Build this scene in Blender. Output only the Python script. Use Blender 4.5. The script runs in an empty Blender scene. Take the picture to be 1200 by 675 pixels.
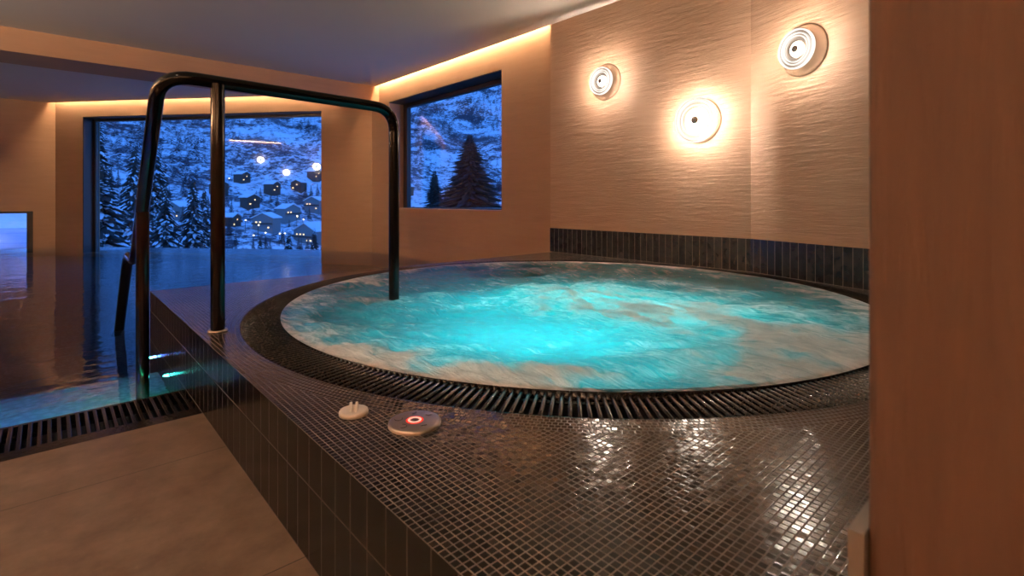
import bpy, bmesh, math, random
from mathutils import Vector, noise as mn
from math import sin, cos, tan, pi, radians as R, sqrt, atan2, hypot
random.seed(7)
S = bpy.context.scene
C = S.collection

# ------------------------------------------------------------------ camera
CAM = Vector((0, 0, 0.69)); YAW = R(42)
FW = Vector((sin(YAW), cos(YAW), 0)); RT = Vector((cos(YAW), -sin(YAW), 0))
cd = bpy.data.cameras.new('camera'); cam = bpy.data.objects.new('camera', cd); C.objects.link(cam)
cd.sensor_width = 36; cd.lens = 18; cd.shift_y = -102.5/1200
cd.clip_start = 0.02; cd.clip_end = 3000
cam.location = CAM; cam.rotation_euler = (pi/2, 0, -YAW)
cd.dof.use_dof = True; cd.dof.focus_distance = 2.4; cd.dof.aperture_fstop = 6.3
S.camera = cam
def at(px, py, z):
    """point of the photograph lying on the level z"""
    Z = 600*(CAM.z - z)/(py - 235.0)
    p = CAM + FW*Z + RT*((px-600)/600*Z)
    return Vector((p.x, p.y, z))

# ------------------------------------------------------------------ node helper
class NT:
    def __init__(s, name):
        s.m = bpy.data.materials.new(name); s.m.use_nodes = True
        s.t = s.m.node_tree; s.t.nodes.clear()
        s.out = s.t.nodes.new('ShaderNodeOutputMaterial')
    def n(s, typ, ins=None, **kw):
        nd = s.t.nodes.new('ShaderNode'+typ)
        for k, v in kw.items(): setattr(nd, k, v)
        if ins:
            for k, v in ins.items():
                sock = nd.inputs[k]
                if isinstance(v, bpy.types.NodeSocket): s.t.links.new(v, sock)
                elif isinstance(v, bpy.types.Node): s.t.links.new(v.outputs[0], sock)
                else:
                    if isinstance(v, tuple) and len(v) == 3 and sock.type == 'RGBA': v = v+(1,)
                    sock.default_value = v
        return nd
    def math(s, op, a, b=0.0, c=None, clamp=False):
        ins = {0: a, 1: b}
        if c is not None: ins[2] = c
        return s.n('Math', ins, operation=op, use_clamp=clamp).outputs[0]
    def vm(s, op, a, b=(0, 0, 0)):
        return s.n('VectorMath', {0: a, 1: b}, operation=op).outputs[0]
    def mixc(s, f, a, b):
        nd = s.n('Mix', data_type='RGBA')
        for i, v in ((0, f), (6, a), (7, b)):
            if isinstance(v, bpy.types.NodeSocket): s.t.links.new(v, nd.inputs[i])
            else: nd.inputs[i].default_value = v+(1,) if isinstance(v, tuple) and len(v) == 3 else v
        return nd.outputs[2]
    def ramp(s, f, stops):
        nd = s.n('ValToRGB', {0: f}); e = nd.color_ramp.elements
        while len(e) < len(stops): e.new(0.5)
        for i, (p, c) in enumerate(stops):
            e[i].position = p; e[i].color = (c, c, c, 1) if isinstance(c, (int, float)) else tuple(c)+(1,)
        return nd.outputs[0]
    def pos(s): return s.n('NewGeometry').outputs['Position']
    def mapping(s, v, scale=(1, 1, 1), rot=(0, 0, 0), loc=(0, 0, 0)):
        return s.n('Mapping', {0: v, 1: loc, 2: rot, 3: scale}).outputs[0]
    def noise(s, v, scale=5, detail=4, rough=0.5, dist=0.0):
        return s.n('TexNoise', {'Vector': v, 'Scale': scale, 'Detail': detail, 'Roughness': rough, 'Distortion': dist}).outputs[0]
    def bump(s, h, strength=0.3, dist=0.01, normal=None):
        ins = {'Height': h, 'Strength': strength, 'Distance': dist}
        if normal is not None: ins['Normal'] = normal
        return s.n('Bump', ins).outputs[0]
    def surf(s, sh):
        s.t.links.new(sh.outputs[0] if isinstance(sh, bpy.types.Node) else sh, s.out.inputs[0]); return s.m
    def pbr(s, color, rough=0.5, metal=0.0, normal=None, **kw):
        ins = {'Base Color': color, 'Roughness': rough, 'Metallic': metal}
        if normal is not None: ins['Normal'] = normal
        ins.update(kw)
        return s.surf(s.n('BsdfPrincipled', ins))

def simple(name, color, rough=0.5, metal=0.0, bumpscale=None, bs=0.1, **kw):
    t = NT(name)
    v = t.pos()
    n = t.noise(v, 7, 3)
    col = t.mixc(n, tuple(c*0.85 for c in color), tuple(min(1, c*1.12) for c in color))
    nor = t.bump(t.noise(v, bumpscale, 4), bs, 0.005) if bumpscale else None
    return t.pbr(col, rough, metal, nor, **kw)

def emit(name, color, strength):
    t = NT(name); return t.surf(t.n('Emission', {0: color+(1,), 1: strength}))

M = {}
def plaster(name, scale, c1, c2, bs=0.5):
    t = NT(name); v = t.pos()
    w = t.mapping(v, scale)
    a = t.noise(w, 1.0, 6, 0.6, 0.5)
    b = t.noise(t.mapping(v, tuple(k*3.1 for k in scale)), 1.0, 4, 0.55, 0.3)
    big = t.noise(v, 1.3, 3, 0.5)
    h = t.math('ADD', t.math('MULTIPLY', a, 0.7), t.math('MULTIPLY', b, 0.35))
    col = t.mixc(t.ramp(t.math('ADD', t.math('MULTIPLY', a, 0.5), t.math('MULTIPLY', big, 0.5)), [(0.3, 0.0), (0.7, 1.0)]), c1, c2)
    return t.pbr(col, 0.75, 0, t.bump(h, bs, 0.012))
M['plaster'] = plaster('tan trowelled plaster', (3.0, 3.0, 30), (0.43, 0.260, 0.160), (0.54, 0.345, 0.22), 0.6)
M['plaster_far'] = plaster('tan plaster', (2.5, 2.5, 22), (0.40, 0.230, 0.130), (0.47, 0.28, 0.165), 0.25)
M['plaster_shaded'] = plaster('streaked tan plaster in painted shade', (30, 30, 2.2), (0.042, 0.017, 0.0075), (0.095, 0.042, 0.019), 0.8)  # dim warm light on the near wall is put into this darker colour
t = NT('grey ceiling paint'); v = t.pos()
M['ceiling'] = t.pbr(t.mixc(t.noise(v, 0.8, 3), (0.60, 0.52, 0.44), (0.68, 0.595, 0.51)), 0.7, 0, t.bump(t.noise(v, 2.0, 2), 0.15, 0.02))

# ---- floor stone tiles with one joint grid
t = NT('brown stone floor tile'); v = t.pos()
n1 = t.noise(v, 9, 6, 0.65); n2 = t.noise(v, 55, 5, 0.7); n3 = t.noise(v, 2.2, 3)
col = t.mixc(t.ramp(n1, [(0.3, 0.0), (0.7, 1.0)]), (0.088, 0.059, 0.042), (0.21, 0.152, 0.114))
col = t.mixc(t.ramp(n2, [(0.62, 0.0), (0.74, 0.6)]), col, (0.24, 0.18, 0.13))
col = t.mixc(t.ramp(n3, [(0.35, 0.35), (0.65, 0.0)]), col, (0.075, 0.047, 0.030))
sep = t.n('SeparateXYZ', {0: v})
jy = t.math('LESS_THAN', t.math('ABSOLUTE', t.math('SUBTRACT', t.math('FRACT', t.math('DIVIDE', t.math('SUBTRACT', sep.outputs[1], 1.605-0.6*20-0.3), 0.6)), 0.5)), 0.0025)
jx = t.math('LESS_THAN', t.math('ABSOLUTE', t.math('SUBTRACT', t.math('FRACT', t.math('DIVIDE', t.math('SUBTRACT', sep.outputs[0], -0.45-1.2*20-0.6), 1.2)), 0.5)), 0.00125)
j = t.math('MAXIMUM', jy, jx)
col = t.mixc(j, col, (0.03, 0.022, 0.016))
M['floor'] = t.pbr(col, 0.42, 0, t.bump(t.math('SUBTRACT', t.math('MULTIPLY', n2, 0.25), j), 0.25, 0.003))

# ---- mosaic (square grid + rows that follow the tub)
CX, CY = 1.856, 1.637; RO = 1.407; RI = 1.262; PT = 0.24
t = NT('black brown glass mosaic'); v = t.pos()
sep = t.n('SeparateXYZ', {0: v})
P = 0.0122
gx = t.math('DIVIDE', t.math('SUBTRACT', sep.outputs[0], 0.3665), P); gy = t.math('DIVIDE', sep.outputs[1], P)
dx = t.math('SUBTRACT', sep.outputs[0], CX); dy = t.math('SUBTRACT', sep.outputs[1], CY)
rad = t.math('SQRT', t.math('ADD', t.math('MULTIPLY', dx, dx), t.math('MULTIPLY', dy, dy)))
rr = t.math('DIVIDE', t.math('SUBTRACT', rad, RO), P*1.05)
row = t.math('FLOOR', rr)
ang = t.math('MULTIPLY', t.math('ARCTAN2', dy, dx), 740/(2*pi))
ang = t.math('ADD', ang, t.math('MULTIPLY', row, 0.5))
ring = t.math('LESS_THAN', rad, RO+P*1.05*5)
uv1 = t.n('CombineXYZ', {0: gx, 1: gy, 2: 0.0}); uv2 = t.n('CombineXYZ', {0: ang, 1: rr, 2: 5.0})
mx = t.n('Mix', {}, data_type='VECTOR'); t.t.links.new(ring, mx.inputs[0]); t.t.links.new(uv1.outputs[0], mx.inputs[4]); t.t.links.new(uv2.outputs[0], mx.inputs[5])
uv = mx.outputs[1]
cell = t.vm('FLOOR', uv); fr = t.vm('FRACTION', uv)
wn = t.n('TexWhiteNoise', {'Vector': cell}, noise_dimensions='3D')
fs = t.n('SeparateXYZ', {0: fr})
ex = t.math('SUBTRACT', 0.5, t.math('ABSOLUTE', t.math('SUBTRACT', fs.outputs[0], 0.5)))
ey = t.math('SUBTRACT', 0.5, t.math('ABSOLUTE', t.math('SUBTRACT', fs.outputs[1], 0.5)))
e = t.math('MINIMUM', ex, ey)
tile = t.ramp(e, [(0.055, 0.0), (0.095, 1.0)])
rnd = t.vm('SUBTRACT', wn.outputs['Color'], (0.5, 0.5, 0.5))
rnd = t.vm('MULTIPLY', rnd, (0.052, 0.052, 0.0))
nor = t.vm('NORMALIZE', t.vm('ADD', t.n('NewGeometry').outputs['Normal'], rnd))
dome = t.ramp(e, [(0.05, 0.0), (0.16, 1.0)])
nor = t.bump(dome, 0.12, 0.0008, nor)
tc = t.mixc(wn.outputs['Value'], (0.003, 0.002, 0.0014), (0.016, 0.009, 0.005))
wear = t.ramp(t.noise(v, 5, 4), [(0.4, 0.0), (0.7, 1.0)])
gc = t.mixc(wear, (0.095, 0.076, 0.064), (0.185, 0.148, 0.125))
col = t.mixc(tile, gc, tc)
rough = t.math('ADD', t.math('MULTIPLY', tile, -0.52), 0.62)
rough = t.math('ADD', rough, t.math('MULTIPLY', wn.outputs['Value'], 0.06))
M['mosaic'] = t.pbr(col, rough, 0, nor, **{'Specular IOR Level': 0.27})

# ---- long upright tiles; u and v of the mesh are metres
def uprights(name, w, hlines, tint=(0.016, 0.012, 0.009), off=0.0, grout=(0.16, 0.12, 0.09), spec=0.5):
    t = NT(name); uv = t.n('UVMap').outputs[0]
    s = t.n('SeparateXYZ', {0: uv})
    g = t.math('DIVIDE', t.math('ADD', s.outputs[0], off), w)
    f = t.math('FRACT', g)
    ex = t.math('MULTIPLY', t.math('SUBTRACT', 0.5, t.math('ABSOLUTE', t.math('SUBTRACT', f, 0.5))), w)
    e = ex; rowv = 0.0
    for h in hlines:
        d = t.math('ABSOLUTE', t.math('SUBTRACT', s.outputs[1], h))
        e = t.math('MINIMUM', e, d)
        rowv = t.math('ADD', t.math('GREATER_THAN', s.outputs[1], h), rowv)
    cell = t.n('CombineXYZ', {0: t.math('FLOOR', g), 1: rowv, 2: 1.0})
    wn = t.n('TexWhiteNoise', {'Vector': cell.outputs[0]}, noise_dimensions='3D')
    tile = t.math('GREATER_THAN', e, 0.0011)
    n = t.noise(t.pos(), 22, 5, 0.6)
    tc = t.mixc(t.ramp(n, [(0.35, 0.0), (0.75, 1.0)]), tint, tuple(k*2.2 for k in tint))
    tc = t.mixc(t.math('MULTIPLY', wn.outputs['Value'], 0.6), tc, tuple(k*0.6 for k in tint))
    rnd = t.vm('MULTIPLY', t.vm('SUBTRACT', wn.outputs['Color'], (0.5, 0.5, 0.5)), (0.03, 0.03, 0.02))
    nor = t.vm('NORMALIZE', t.vm('ADD', t.n('NewGeometry').outputs['Normal'], rnd))
    hh = t.ramp(t.math('MULTIPLY', e, 100.0), [(0.08, 0.0), (0.30, 1.0)])
    nor = t.bump(t.math('ADD', hh, t.math('MULTIPLY', n, 0.15)), 0.3, 0.0015, nor)
    return t.pbr(t.mixc(tile, grout, tc), t.math('ADD', t.math('MULTIPLY', tile, -0.38), 0.6), 0, nor, **{'Specular IOR Level': spec})
M['side_tile'] = uprights('dark upright tiles', 0.0605, [0.0, 0.145], (0.0026, 0.0017, 0.0012), 0.0, (0.055, 0.041, 0.032), 0.16)
M['wall_tile'] = uprights('dark glazed upright tiles', 0.052, [0.0], (0.014, 0.013, 0.012), 0.0, (0.22, 0.18, 0.14))

M['black_metal'] = simple('gloss black metal', (0.004, 0.0036, 0.0033), 0.12, 0.0, None, **{'Specular IOR Level': 0.26})
M['window_metal'] = simple('dark window metal', (0.016, 0.014, 0.013), 0.35)
M['steel'] = simple('brushed steel', (0.50, 0.42, 0.37), 0.42, 1.0, 140, 0.1)
M['white_plastic'] = simple('white plastic', (0.72, 0.66, 0.60), 0.4)
M['mark_dark'] = simple('dark engraved paint', (0.06, 0.05, 0.045), 0.5)
M['grout_trim'] = simple('tile edge', (0.13, 0.10, 0.08), 0.4)
M['dark_void'] = simple('dark channel lining', (0.012, 0.010, 0.009), 0.5)
M['wet_stone'] = simple('wet dark stone border', (0.007, 0.006, 0.005), 0.16, 0, 60, 0.3, **{'Specular IOR Level': .25})
t = NT('dark wet grating bar'); v = t.pos()
nn = t.noise(v, 160, 4, 0.7)
M['bar'] = t.pbr(t.mixc(t.ramp(nn, [(0.5, 0.0), (0.7, 1.0)]), (0.010, 0.008, 0.006), (0.07, 0.046, 0.034)), 0.16, 0, t.bump(nn, 0.3, 0.0015))
M['bar_dark'] = simple('black grating bar', (0.010, 0.008, 0.007), 0.2, **{'Specular IOR Level': .35})
t = NT('pool basin mosaic'); v = t.pos()
vo = t.n('TexVoronoi', {'Vector': v, 'Scale': 40.0}, feature='F1')
M['basin'] = t.pbr(t.mixc(t.math('MULTIPLY', vo.outputs[0], 1.6), (0.20, 0.24, 0.27), (0.10, 0.12, 0.14)), 0.4)

# ---- pool water
t = NT('still pool water'); v = t.pos()
w1 = t.noise(t.mapping(v, (2.2, 5.5, 1), (0, 0, R(42))), 1.0, 3, 0.5, 0.6)
w2 = t.noise(t.mapping(v, (9, 20, 1), (0, 0, R(50))), 1.0, 3, 0.5, 0.4)
h = t.math('ADD', w1, t.math('MULTIPLY', w2, 0.22))
M['water'] = t.pbr((0.75, 0.93, 1.0), 0.015, 0, t.bump(h, 0.26, 0.018), IOR=1.33, **{'Transmission Weight': 1.0})

# ---- bubbling water: foam and aerated water
t = NT('aerated whirlpool water'); v = t.pos()
fa = t.n('Attribute', attribute_name='foam', attribute_type='GEOMETRY').outputs['Fac']
st = t.noise(t.mapping(v, (22, 7, 6), (0, 0, R(42))), 1.0, 7, 0.66, 1.5)
fine = t.noise(v, 55, 5, 0.7, 1.0)
f = t.math('ADD', fa, t.math('MULTIPLY', t.math('SUBTRACT', st, 0.5), 1.9))
f = t.math('ADD', f, t.math('MULTIPLY', t.math('SUBTRACT', fine, 0.5), 0.55))
f = t.ramp(f, [(0.18, 0.0), (0.85, 1.0)])
foamc = t.mixc(t.ramp(t.math('ADD', t.math('MULTIPLY', st, .6), t.math('MULTIPLY', t.noise(v, 9, 5, .6, .8), .4)), [(.36, 0.0), (.64, 1.0)]), (0.46, 0.465, 0.46), (0.95, 0.91, 0.88))
nb2 = t.bump(t.math('ADD', st, t.math('MULTIPLY', t.noise(v, 30, 5, .7, 1.0), .9)), 0.8, 0.022)
nb = t.bump(t.math('ADD', st, t.math('MULTIPLY', fine, 0.35)), 0.5, 0.02)
dif = t.n('BsdfDiffuse', {0: t.mixc(f, (0.008, 0.040, 0.040), foamc), 'Normal': nb})
tra = t.n('BsdfTranslucent', {0: t.mixc(f, (0.08, 0.50, 0.50), (0.75, 0.90, 0.88)), 'Normal': nb})
thick = t.ramp(t.math('ADD', fa, t.math('MULTIPLY', t.math('SUBTRACT', st, .5), .9)), [(0.52, 0.0), (0.98, 1.0)])
body = t.n('MixShader', {0: t.math('SUBTRACT', t.math('ADD', t.math('MULTIPLY', f, -0.44), 0.80), t.math('MULTIPLY', t.math('MULTIPLY', thick, f), 0.26)), 1: dif, 2: tra})
gl = t.n('BsdfGlossy', {0: (1, 1, 1, 1), 'Roughness': 0.06, 'Normal': nb2})
fr = t.n('Fresnel', {'IOR': 1.33, 'Normal': nb})
fg = t.math('MULTIPLY', fr.outputs[0], t.math('SUBTRACT', 1.0, t.math('MULTIPLY', f, 0.75)))
t.surf(t.n('MixShader', {0: fg, 1: body, 2: gl})); M['spa_water'] = t.m

# ---- panes and lamp glass
def pane(name, f0=1.0, ior=1.6, tint=(0.93, 0.96, 1.0)):
    t = NT(name)
    fc = t.n('LayerWeight', {'Blend': 0.5}).outputs['Facing']; b0_ = ((ior-1)/(ior+1))**2
    fr = t.math('ADD', t.math('MULTIPLY', t.math('POWER', fc, 5.0), 1-b0_), b0_)
    tr = t.n('BsdfTransparent', {0: tint+(1,)}); g = t.n('BsdfGlossy', {0: (1, 1, 1, 1), 'Roughness': 0.0})
    t.surf(t.n('MixShader', {0: t.math('MULTIPLY', fr, f0, clamp=True), 1: tr, 2: g})); return t.m
M['pane'] = pane('double glazing', 1.35, 1.55)
def glowing_glass(name, R_, inner, outer):
    t = NT(name)
    oc = t.n('TexCoord').outputs['Object']
    rad = t.math('DIVIDE', t.n('VectorMath', {0: oc}, operation='LENGTH').outputs['Value'], R_)
    wave = t.math('SINE', t.math('MULTIPLY', rad, 34.0))
    base = t.ramp(rad, [(0.42, 1.0), (0.66, 0.0)])
    st = t.math('ADD', t.math('MULTIPLY', base, inner), t.math('MULTIPLY', t.ramp(wave, [(0.0, 0.25), (1.0, 1.0)]), outer))
    em = t.n('Emission', {0: (1.0, .85, .70, 1), 1: st})
    fc = t.n('LayerWeight', {'Blend': 0.3}).outputs['Facing']
    gg = t.n('BsdfGlossy', {0: (1, 1, 1, 1), 'Roughness': .05}); tp = t.n('BsdfTransparent', {0: (1, .99, .97, 1)})
    a = t.n('MixShader', {0: t.math('ADD', t.math('MULTIPLY', base, .5), .35), 1: tp, 2: em})
    t.surf(t.n('MixShader', {0: t.math('MULTIPLY', fc, 0.3), 1: a, 2: gg})); return t.m

# ---- outdoors
t = NT('snowfield with scrub'); v = t.pos()
a = t.noise(t.mapping(v, (0.022, 0.022, 0.045)), 1.0, 8, 0.72, 0.8)
b = t.noise(t.mapping(v, (0.30, 0.30, 0.55)), 1.0, 6, 0.72, 0.4)
k = t.math('ADD', t.math('MULTIPLY', a, 0.55), t.math('MULTIPLY', b, 0.45))
k = t.ramp(k, [(0.47, 0.0), (0.535, 1.0)])
M['snow_hill'] = t.pbr(t.mixc(k, (0.80, 0.82, 0.86), (0.045, 0.04, 0.055)), 0.8)
M['snow'] = simple('snow', (0.80, 0.82, 0.86), 0.8)
t = NT('conifer needles under snow'); v = t.pos()
g = t.n('NewGeometry'); ns = t.n('SeparateXYZ', {0: g.outputs['Normal']})
sn = t.math('MULTIPLY', t.math('GREATER_THAN', ns.outputs[2], 0.45), t.math('GREATER_THAN', t.noise(v, 1.7, 4), 0.53))
M['conifer'] = t.pbr(t.mixc(sn, (0.020, 0.024, 0.024), (0.75, 0.78, 0.84)), 0.8)
t = NT('bare conifer needles'); v = t.pos()
M['conifer_dark'] = t.pbr(t.mixc(t.noise(v, 3, 3), (0.010, 0.010, 0.009), (0.022, 0.022, 0.020)), 0.8)
M['conifer_far'] = simple('distant conifer', (0.035, 0.034, 0.045), 0.9)
M['bark'] = simple('bark', (0.05, 0.035, 0.025), 0.9)
M['timber'] = simple('weathered timber', (0.10, 0.065, 0.05), 0.8)
M['render'] = simple('grey house render', (0.28, 0.25, 0.24), 0.8)
M['lit'] = emit('lit window', (1.0, 0.74, 0.40), 1.0)
M['street'] = emit('street lamp', (1.0, 0.82, 0.55), 3.0)

# ------------------------------------------------------------------ mesh helpers
class MB:
    def __init__(s): s.v = []; s.f = []; s.uv = []; s.sm = []
    def add(s, vs, fs, uvs=None, smooth=False):
        o = len(s.v); s.v += [tuple(p) for p in vs]
        for i, f in enumerate(fs):
            s.f.append([o+k for k in f]); s.uv.append(uvs[i] if uvs else None); s.sm.append(smooth)
    def quad(s, a, b, c, d, uv=None): s.add([a, b, c, d], [(0, 1, 2, 3)], [uv] if uv else None)
    def box(s, x0, x1, y0, y1, z0, z1):
        v = [(x, y, z) for z in (z0, z1) for y in (y0, y1) for x in (x0, x1)]
        s.add(v, [(0, 2, 3, 1), (4, 5, 7, 6), (0, 1, 5, 4), (2, 6, 7, 3), (0, 4, 6, 2), (1, 3, 7, 5)])
    def prism(s, pts, z0, z1):
        n = len(pts); v = [(x, y, z0) for x, y in pts]+[(x, y, z1) for x, y in pts]
        s.add(v, [tuple(range(n))[::-1], tuple(range(n, 2*n))]+[(i, (i+1) % n, n+(i+1) % n, n+i) for i in range(n)])
    def slab(s, a, b, t, z0, z1):
        """upright slab on the line a-b, thickness t to the left of a->b"""
        a = Vector(a); b = Vector(b); d = (b-a).normalized(); n = Vector((-d.y, d.x))*t
        s.prism([tuple(a), tuple(b), tuple(b+n), tuple(a+n)], z0, z1)
    def tube(s, pts, r, seg=12, cap=True):
        pts = [Vector(p) for p in pts]; rings = []; up = None
        for i, p in enumerate(pts):
            d = (pts[min(i+1, len(pts)-1)]-pts[max(i-1, 0)]).normalized()
            if up is None: up = Vector((0, 0, 1)) if abs(d.z) < .9 else Vector((1, 0, 0))
            a = d.cross(up).normalized(); up = a.cross(d).normalized()
            rings.append([p+(a*cos(2*pi*k/seg)+up*sin(2*pi*k/seg))*r for k in range(seg)])
        vs = [q for rg in rings for q in rg]
        fs = [(i*seg+k, i*seg+(k+1) % seg, (i+1)*seg+(k+1) % seg, (i+1)*seg+k) for i in range(len(pts)-1) for k in range(seg)]
        s.add(vs, fs, None, True)
        if cap:
            s.add(rings[0], [tuple(range(seg))[::-1]]); s.add(rings[-1], [tuple(range(seg))])
    def lathe(s, prof, seg=32, o=(0, 0, 0), ax=(0, 0, 1), smooth=True):
        ax = Vector(ax).normalized(); o = Vector(o)
        a = ax.orthogonal().normalized(); b = ax.cross(a)
        vs = [o+ax*h+(a*cos(2*pi*k/seg)+b*sin(2*pi*k/seg))*r for r, h in prof for k in range(seg)]
        fs = [(i*seg+k, i*seg+(k+1) % seg, (i+1)*seg+(k+1) % seg, (i+1)*seg+k) for i in range(len(prof)-1) for k in range(seg)]
        s.add(vs, fs, None, smooth)
    def build(s, name, mat, parent=None, bevel=0):
        me = bpy.data.meshes.new(name); me.from_pydata(s.v, [], s.f)
        if any(u is not None for u in s.uv):
            L = me.uv_layers.new(name='UVMap').data; i = 0
            for f, u in zip(s.f, s.uv):
                for k in range(len(f)):
                    if u: L[i].uv = u[k]
                    i += 1
        me.materials.append(mat if not isinstance(mat, str) else M[mat])
        for p, sm in zip(me.polygons, s.sm): p.use_smooth = sm
        me.update()
        o = bpy.data.objects.new(name, me); C.objects.link(o); o.parent = parent
        if bevel:
            b = o.modifiers.new('bevel', 'BEVEL'); b.width = bevel; b.segments = 2; b.limit_method = 'ANGLE'
        return o
def tag(o, label, cat, group=None, kind=None):
    o['label'] = label; o['category'] = cat
    if group: o['group'] = group
    if kind: o['kind'] = kind
    return o
def thing(name, label, cat, loc=(0, 0, 0), rot=(0, 0, 0), group=None):
    o = bpy.data.objects.new(name, None); C.objects.link(o); o.location = loc; o.rotation_euler = rot
    o.empty_display_size = 0.1
    return tag(o, label, cat, group)
def struct(o): o['kind'] = 'structure'; return o
def light(name, typ, loc, energy, color, parent=None, **kw):
    d = bpy.data.lights.new(name, typ); d.energy = energy; d.color = color
    for k, v in kw.items(): setattr(d, k, v)
    o = bpy.data.objects.new(name, d); C.objects.link(o); o.location = loc; o.parent = parent
    return o
def copy_tree(o, parent=None):
    c = o.copy(); C.objects.link(c); c.parent = parent
    for ch in o.children: copy_tree(ch, c)
    return c

# ------------------------------------------------------------------ room shell
CEIL = 2.245; CEIL2 = 2.18; XW = 3.285; XW2 = 3.34
WL = (0.05, 10.52); WR = (3.34, 6.64)          # ends of the slanting window wall
XL = -3.6; YB = -2.4; WZ = -0.03
PX = 0.366; PY = 3.10
CR = (XW, 1.394); U2 = Vector((0.331, 0.944)).normalized(); CR2 = (CR[0]-U2.x*1.6, CR[1]-U2.y*1.6)

m = MB(); m.box(XL-.2, PX+.05, YB-.2, 1.907, -0.2, 0.0)
struct(m.build('floor', 'floor'))
# right wall, two facets round the tub; plaster stands proud over the tile strip
m = MB()
m.prism([(XW, PY+.04), (XW+.6, PY+.04), (XW+.6, CR[1]-1.6), CR2, CR], 0.448, CEIL+.12)
struct(m.build('wall_right', 'plaster'))
m = MB()
m.prism([(XW+.004, PY+.04), (XW+.6, PY+.04), (XW+.6, CR[1]-1.6), (CR2[0]+.004, CR2[1]), (CR[0]+.004, CR[1])], PT+.001, 0.448)
struct(m.build('wall_right_base', 'dark_void'))
# tile strip
m = MB(); d1 = PY+.04-CR[1]
def strip(a, b, z0, z1, th, u0):
    a = Vector(a); b = Vector(b); L = (b-a).length
    d = (b-a).normalized(); n = Vector((d.y, -d.x))*th*-1
    A = a-n*0; 
    f0 = Vector((a.x, a.y))+n; f1 = Vector((b.x, b.y))+n
    return f0, f1, L
f0 = (XW-.006, PY+.04); f1 = (XW-.006, CR[1]-.001)
g1 = (CR2[0]-.006, CR2[1])
m.quad((f0[0], f0[1], PT), (f1[0], f1[1], PT), (f1[0], f1[1], .448), (f0[0], f0[1], .448), [(0, 0), (d1, 0), (d1, .208), (0, .208)])
m.quad((f1[0], f1[1], PT), (g1[0], g1[1], PT), (g1[0], g1[1], .448), (f1[0], f1[1], .448), [(d1, 0), (d1+1.6, 0), (d1+1.6, .208), (d1, .208)])
m.quad((f0[0], f0[1], .448), (f1[0], f1[1], .448), (f1[0]+.01, f1[1], .448), (f0[0]+.01, f0[1], .448), [(.01, .2), (.02, .2), (.02, .19), (.01, .19)])
m.quad((f1[0], f1[1], .448), (g1[0], g1[1], .448), (g1[0]+.01, g1[1], .448), (f1[0]+.01, f1[1], .448), [(.01, .2), (.02, .2), (.02, .19), (.01, .19)])
m.quad((f0[0], f0[1], PT), (f0[0], f0[1], .448), (f0[0]+.05, f0[1], .448), (f0[0]+.05, f0[1], PT), [(.01, 0.02), (.01, .2), (.05, .2), (.05, 0.02)])
struct(m.build('baseboard_right', 'wall_tile'))
# far part of the right-hand wall with the square opening
WY0, WY1, WB, WT = 3.865, 6.16, 0.622, 0.0
def zat(px, py, X=None, Y=None):
    a = math.atan((px-600)/600)+YAW
    if X is not None: Z = X/sin(a)*cos(a-YAW)
    else: Z = Y/cos(a)*cos(a-YAW)
    return CAM.z-(py-235)*Z/600
WB = zat(578, 246.5, X=XW2); WT = zat(578, 84, X=XW2)
m = MB(); D = 0.30
m.box(XW2, XW2+D, PY+.02, WY0, -1.5, CEIL+.12)
m.box(XW2, XW2+D, WY1, 6.64+.6, -1.5, CEIL+.12)
m.box(XW2, XW2+D, WY0, WY1, -1.5, WB)
m.box(XW2, XW2+D, WY0, WY1, WT, CEIL+.12)
struct(m.build('wall_rear_right', 'plaster_far'))
# slanting window wall
w0 = Vector(WL); w1 = Vector(WR); wd = (w1-w0).normalized(); wn_ = Vector((-wd.y, wd.x))   # wn_ points outdoors
if wn_.y < 0: wn_ = -wn_
WLEN = (w1-w0).length
def on_wall(px):
    a = math.atan((px-600)/600)+YAW; ta = tan(a)
    return (w0.y*ta-w0.x)/(wd.x-wd.y*ta)
t0 = on_wall(97.0); t1 = on_wall(376.5); WT1 = 1.965; WB1 = -0.9
def wseg(m, a, b, z0, z1, th=0.28, off=0.0):
    A = w0+wd*a+wn_*off; B = w0+wd*b+wn_*off
    m.prism([tuple(A), tuple(B), tuple(B+wn_*th), tuple(A+wn_*th)], z0, z1)
m = MB(); wseg(m, -0.1, t0, -1.5, CEIL+.1); wseg(m, t1, WLEN+.2, -1.5, CEIL+.1); wseg(m, t0, t1, WT1, CEIL+.1); wseg(m, t0, t1, -1.5, WB1)
struct(m.build('wall_far', 'plaster_far'))
# left far wall with low swim-through opening
OX = -0.20; OZ = 0.53
m = MB(); YF = 10.52
m.box(OX, 0.06, YF, YF+.3, -1.5, CEIL+.1); m.box(XL-.2, OX, YF, YF+.3, OZ, CEIL+.1); m.box(XL-.2, -2.6, YF, YF+.3, -1.5, OZ); m.box(-2.6, OX, YF, YF+.3, -1.5, -.75)
struct(m.build('wall_far_left', 'plaster_far'))
m = MB(); m.box(XL-.2, XL, YB, YF, -1.5, CEIL+.1); struct(m.build('wall_left', 'plaster_far'))
m = MB(); m.box(XL-.2, 3.6, YB-.2, YB, -.3, CEIL+.1); struct(m.build('wall_back', 'plaster_far'))
# near partition at the right edge of the view
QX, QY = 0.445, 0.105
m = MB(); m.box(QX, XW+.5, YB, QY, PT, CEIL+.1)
o = struct(m.build('wall_front_right', 'plaster_shaded', None, 0.006))
m = MB()
m.add([(QX-.008, QY, PT), (QX-.008, QY+.010, PT), (XW+.3, QY+.010, PT), (XW+.3, QY, PT),
       (QX-.008, QY, .448), (QX-.008, QY+.010, .448), (XW+.3, QY+.010, .448), (XW+.3, QY, .448)],
      [(0, 1, 5, 4), (1, 2, 6, 5), (4, 5, 6, 7), (0, 4, 7, 3)])
struct(m.build('baseboard_front_right', 'grout_trim'))
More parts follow.
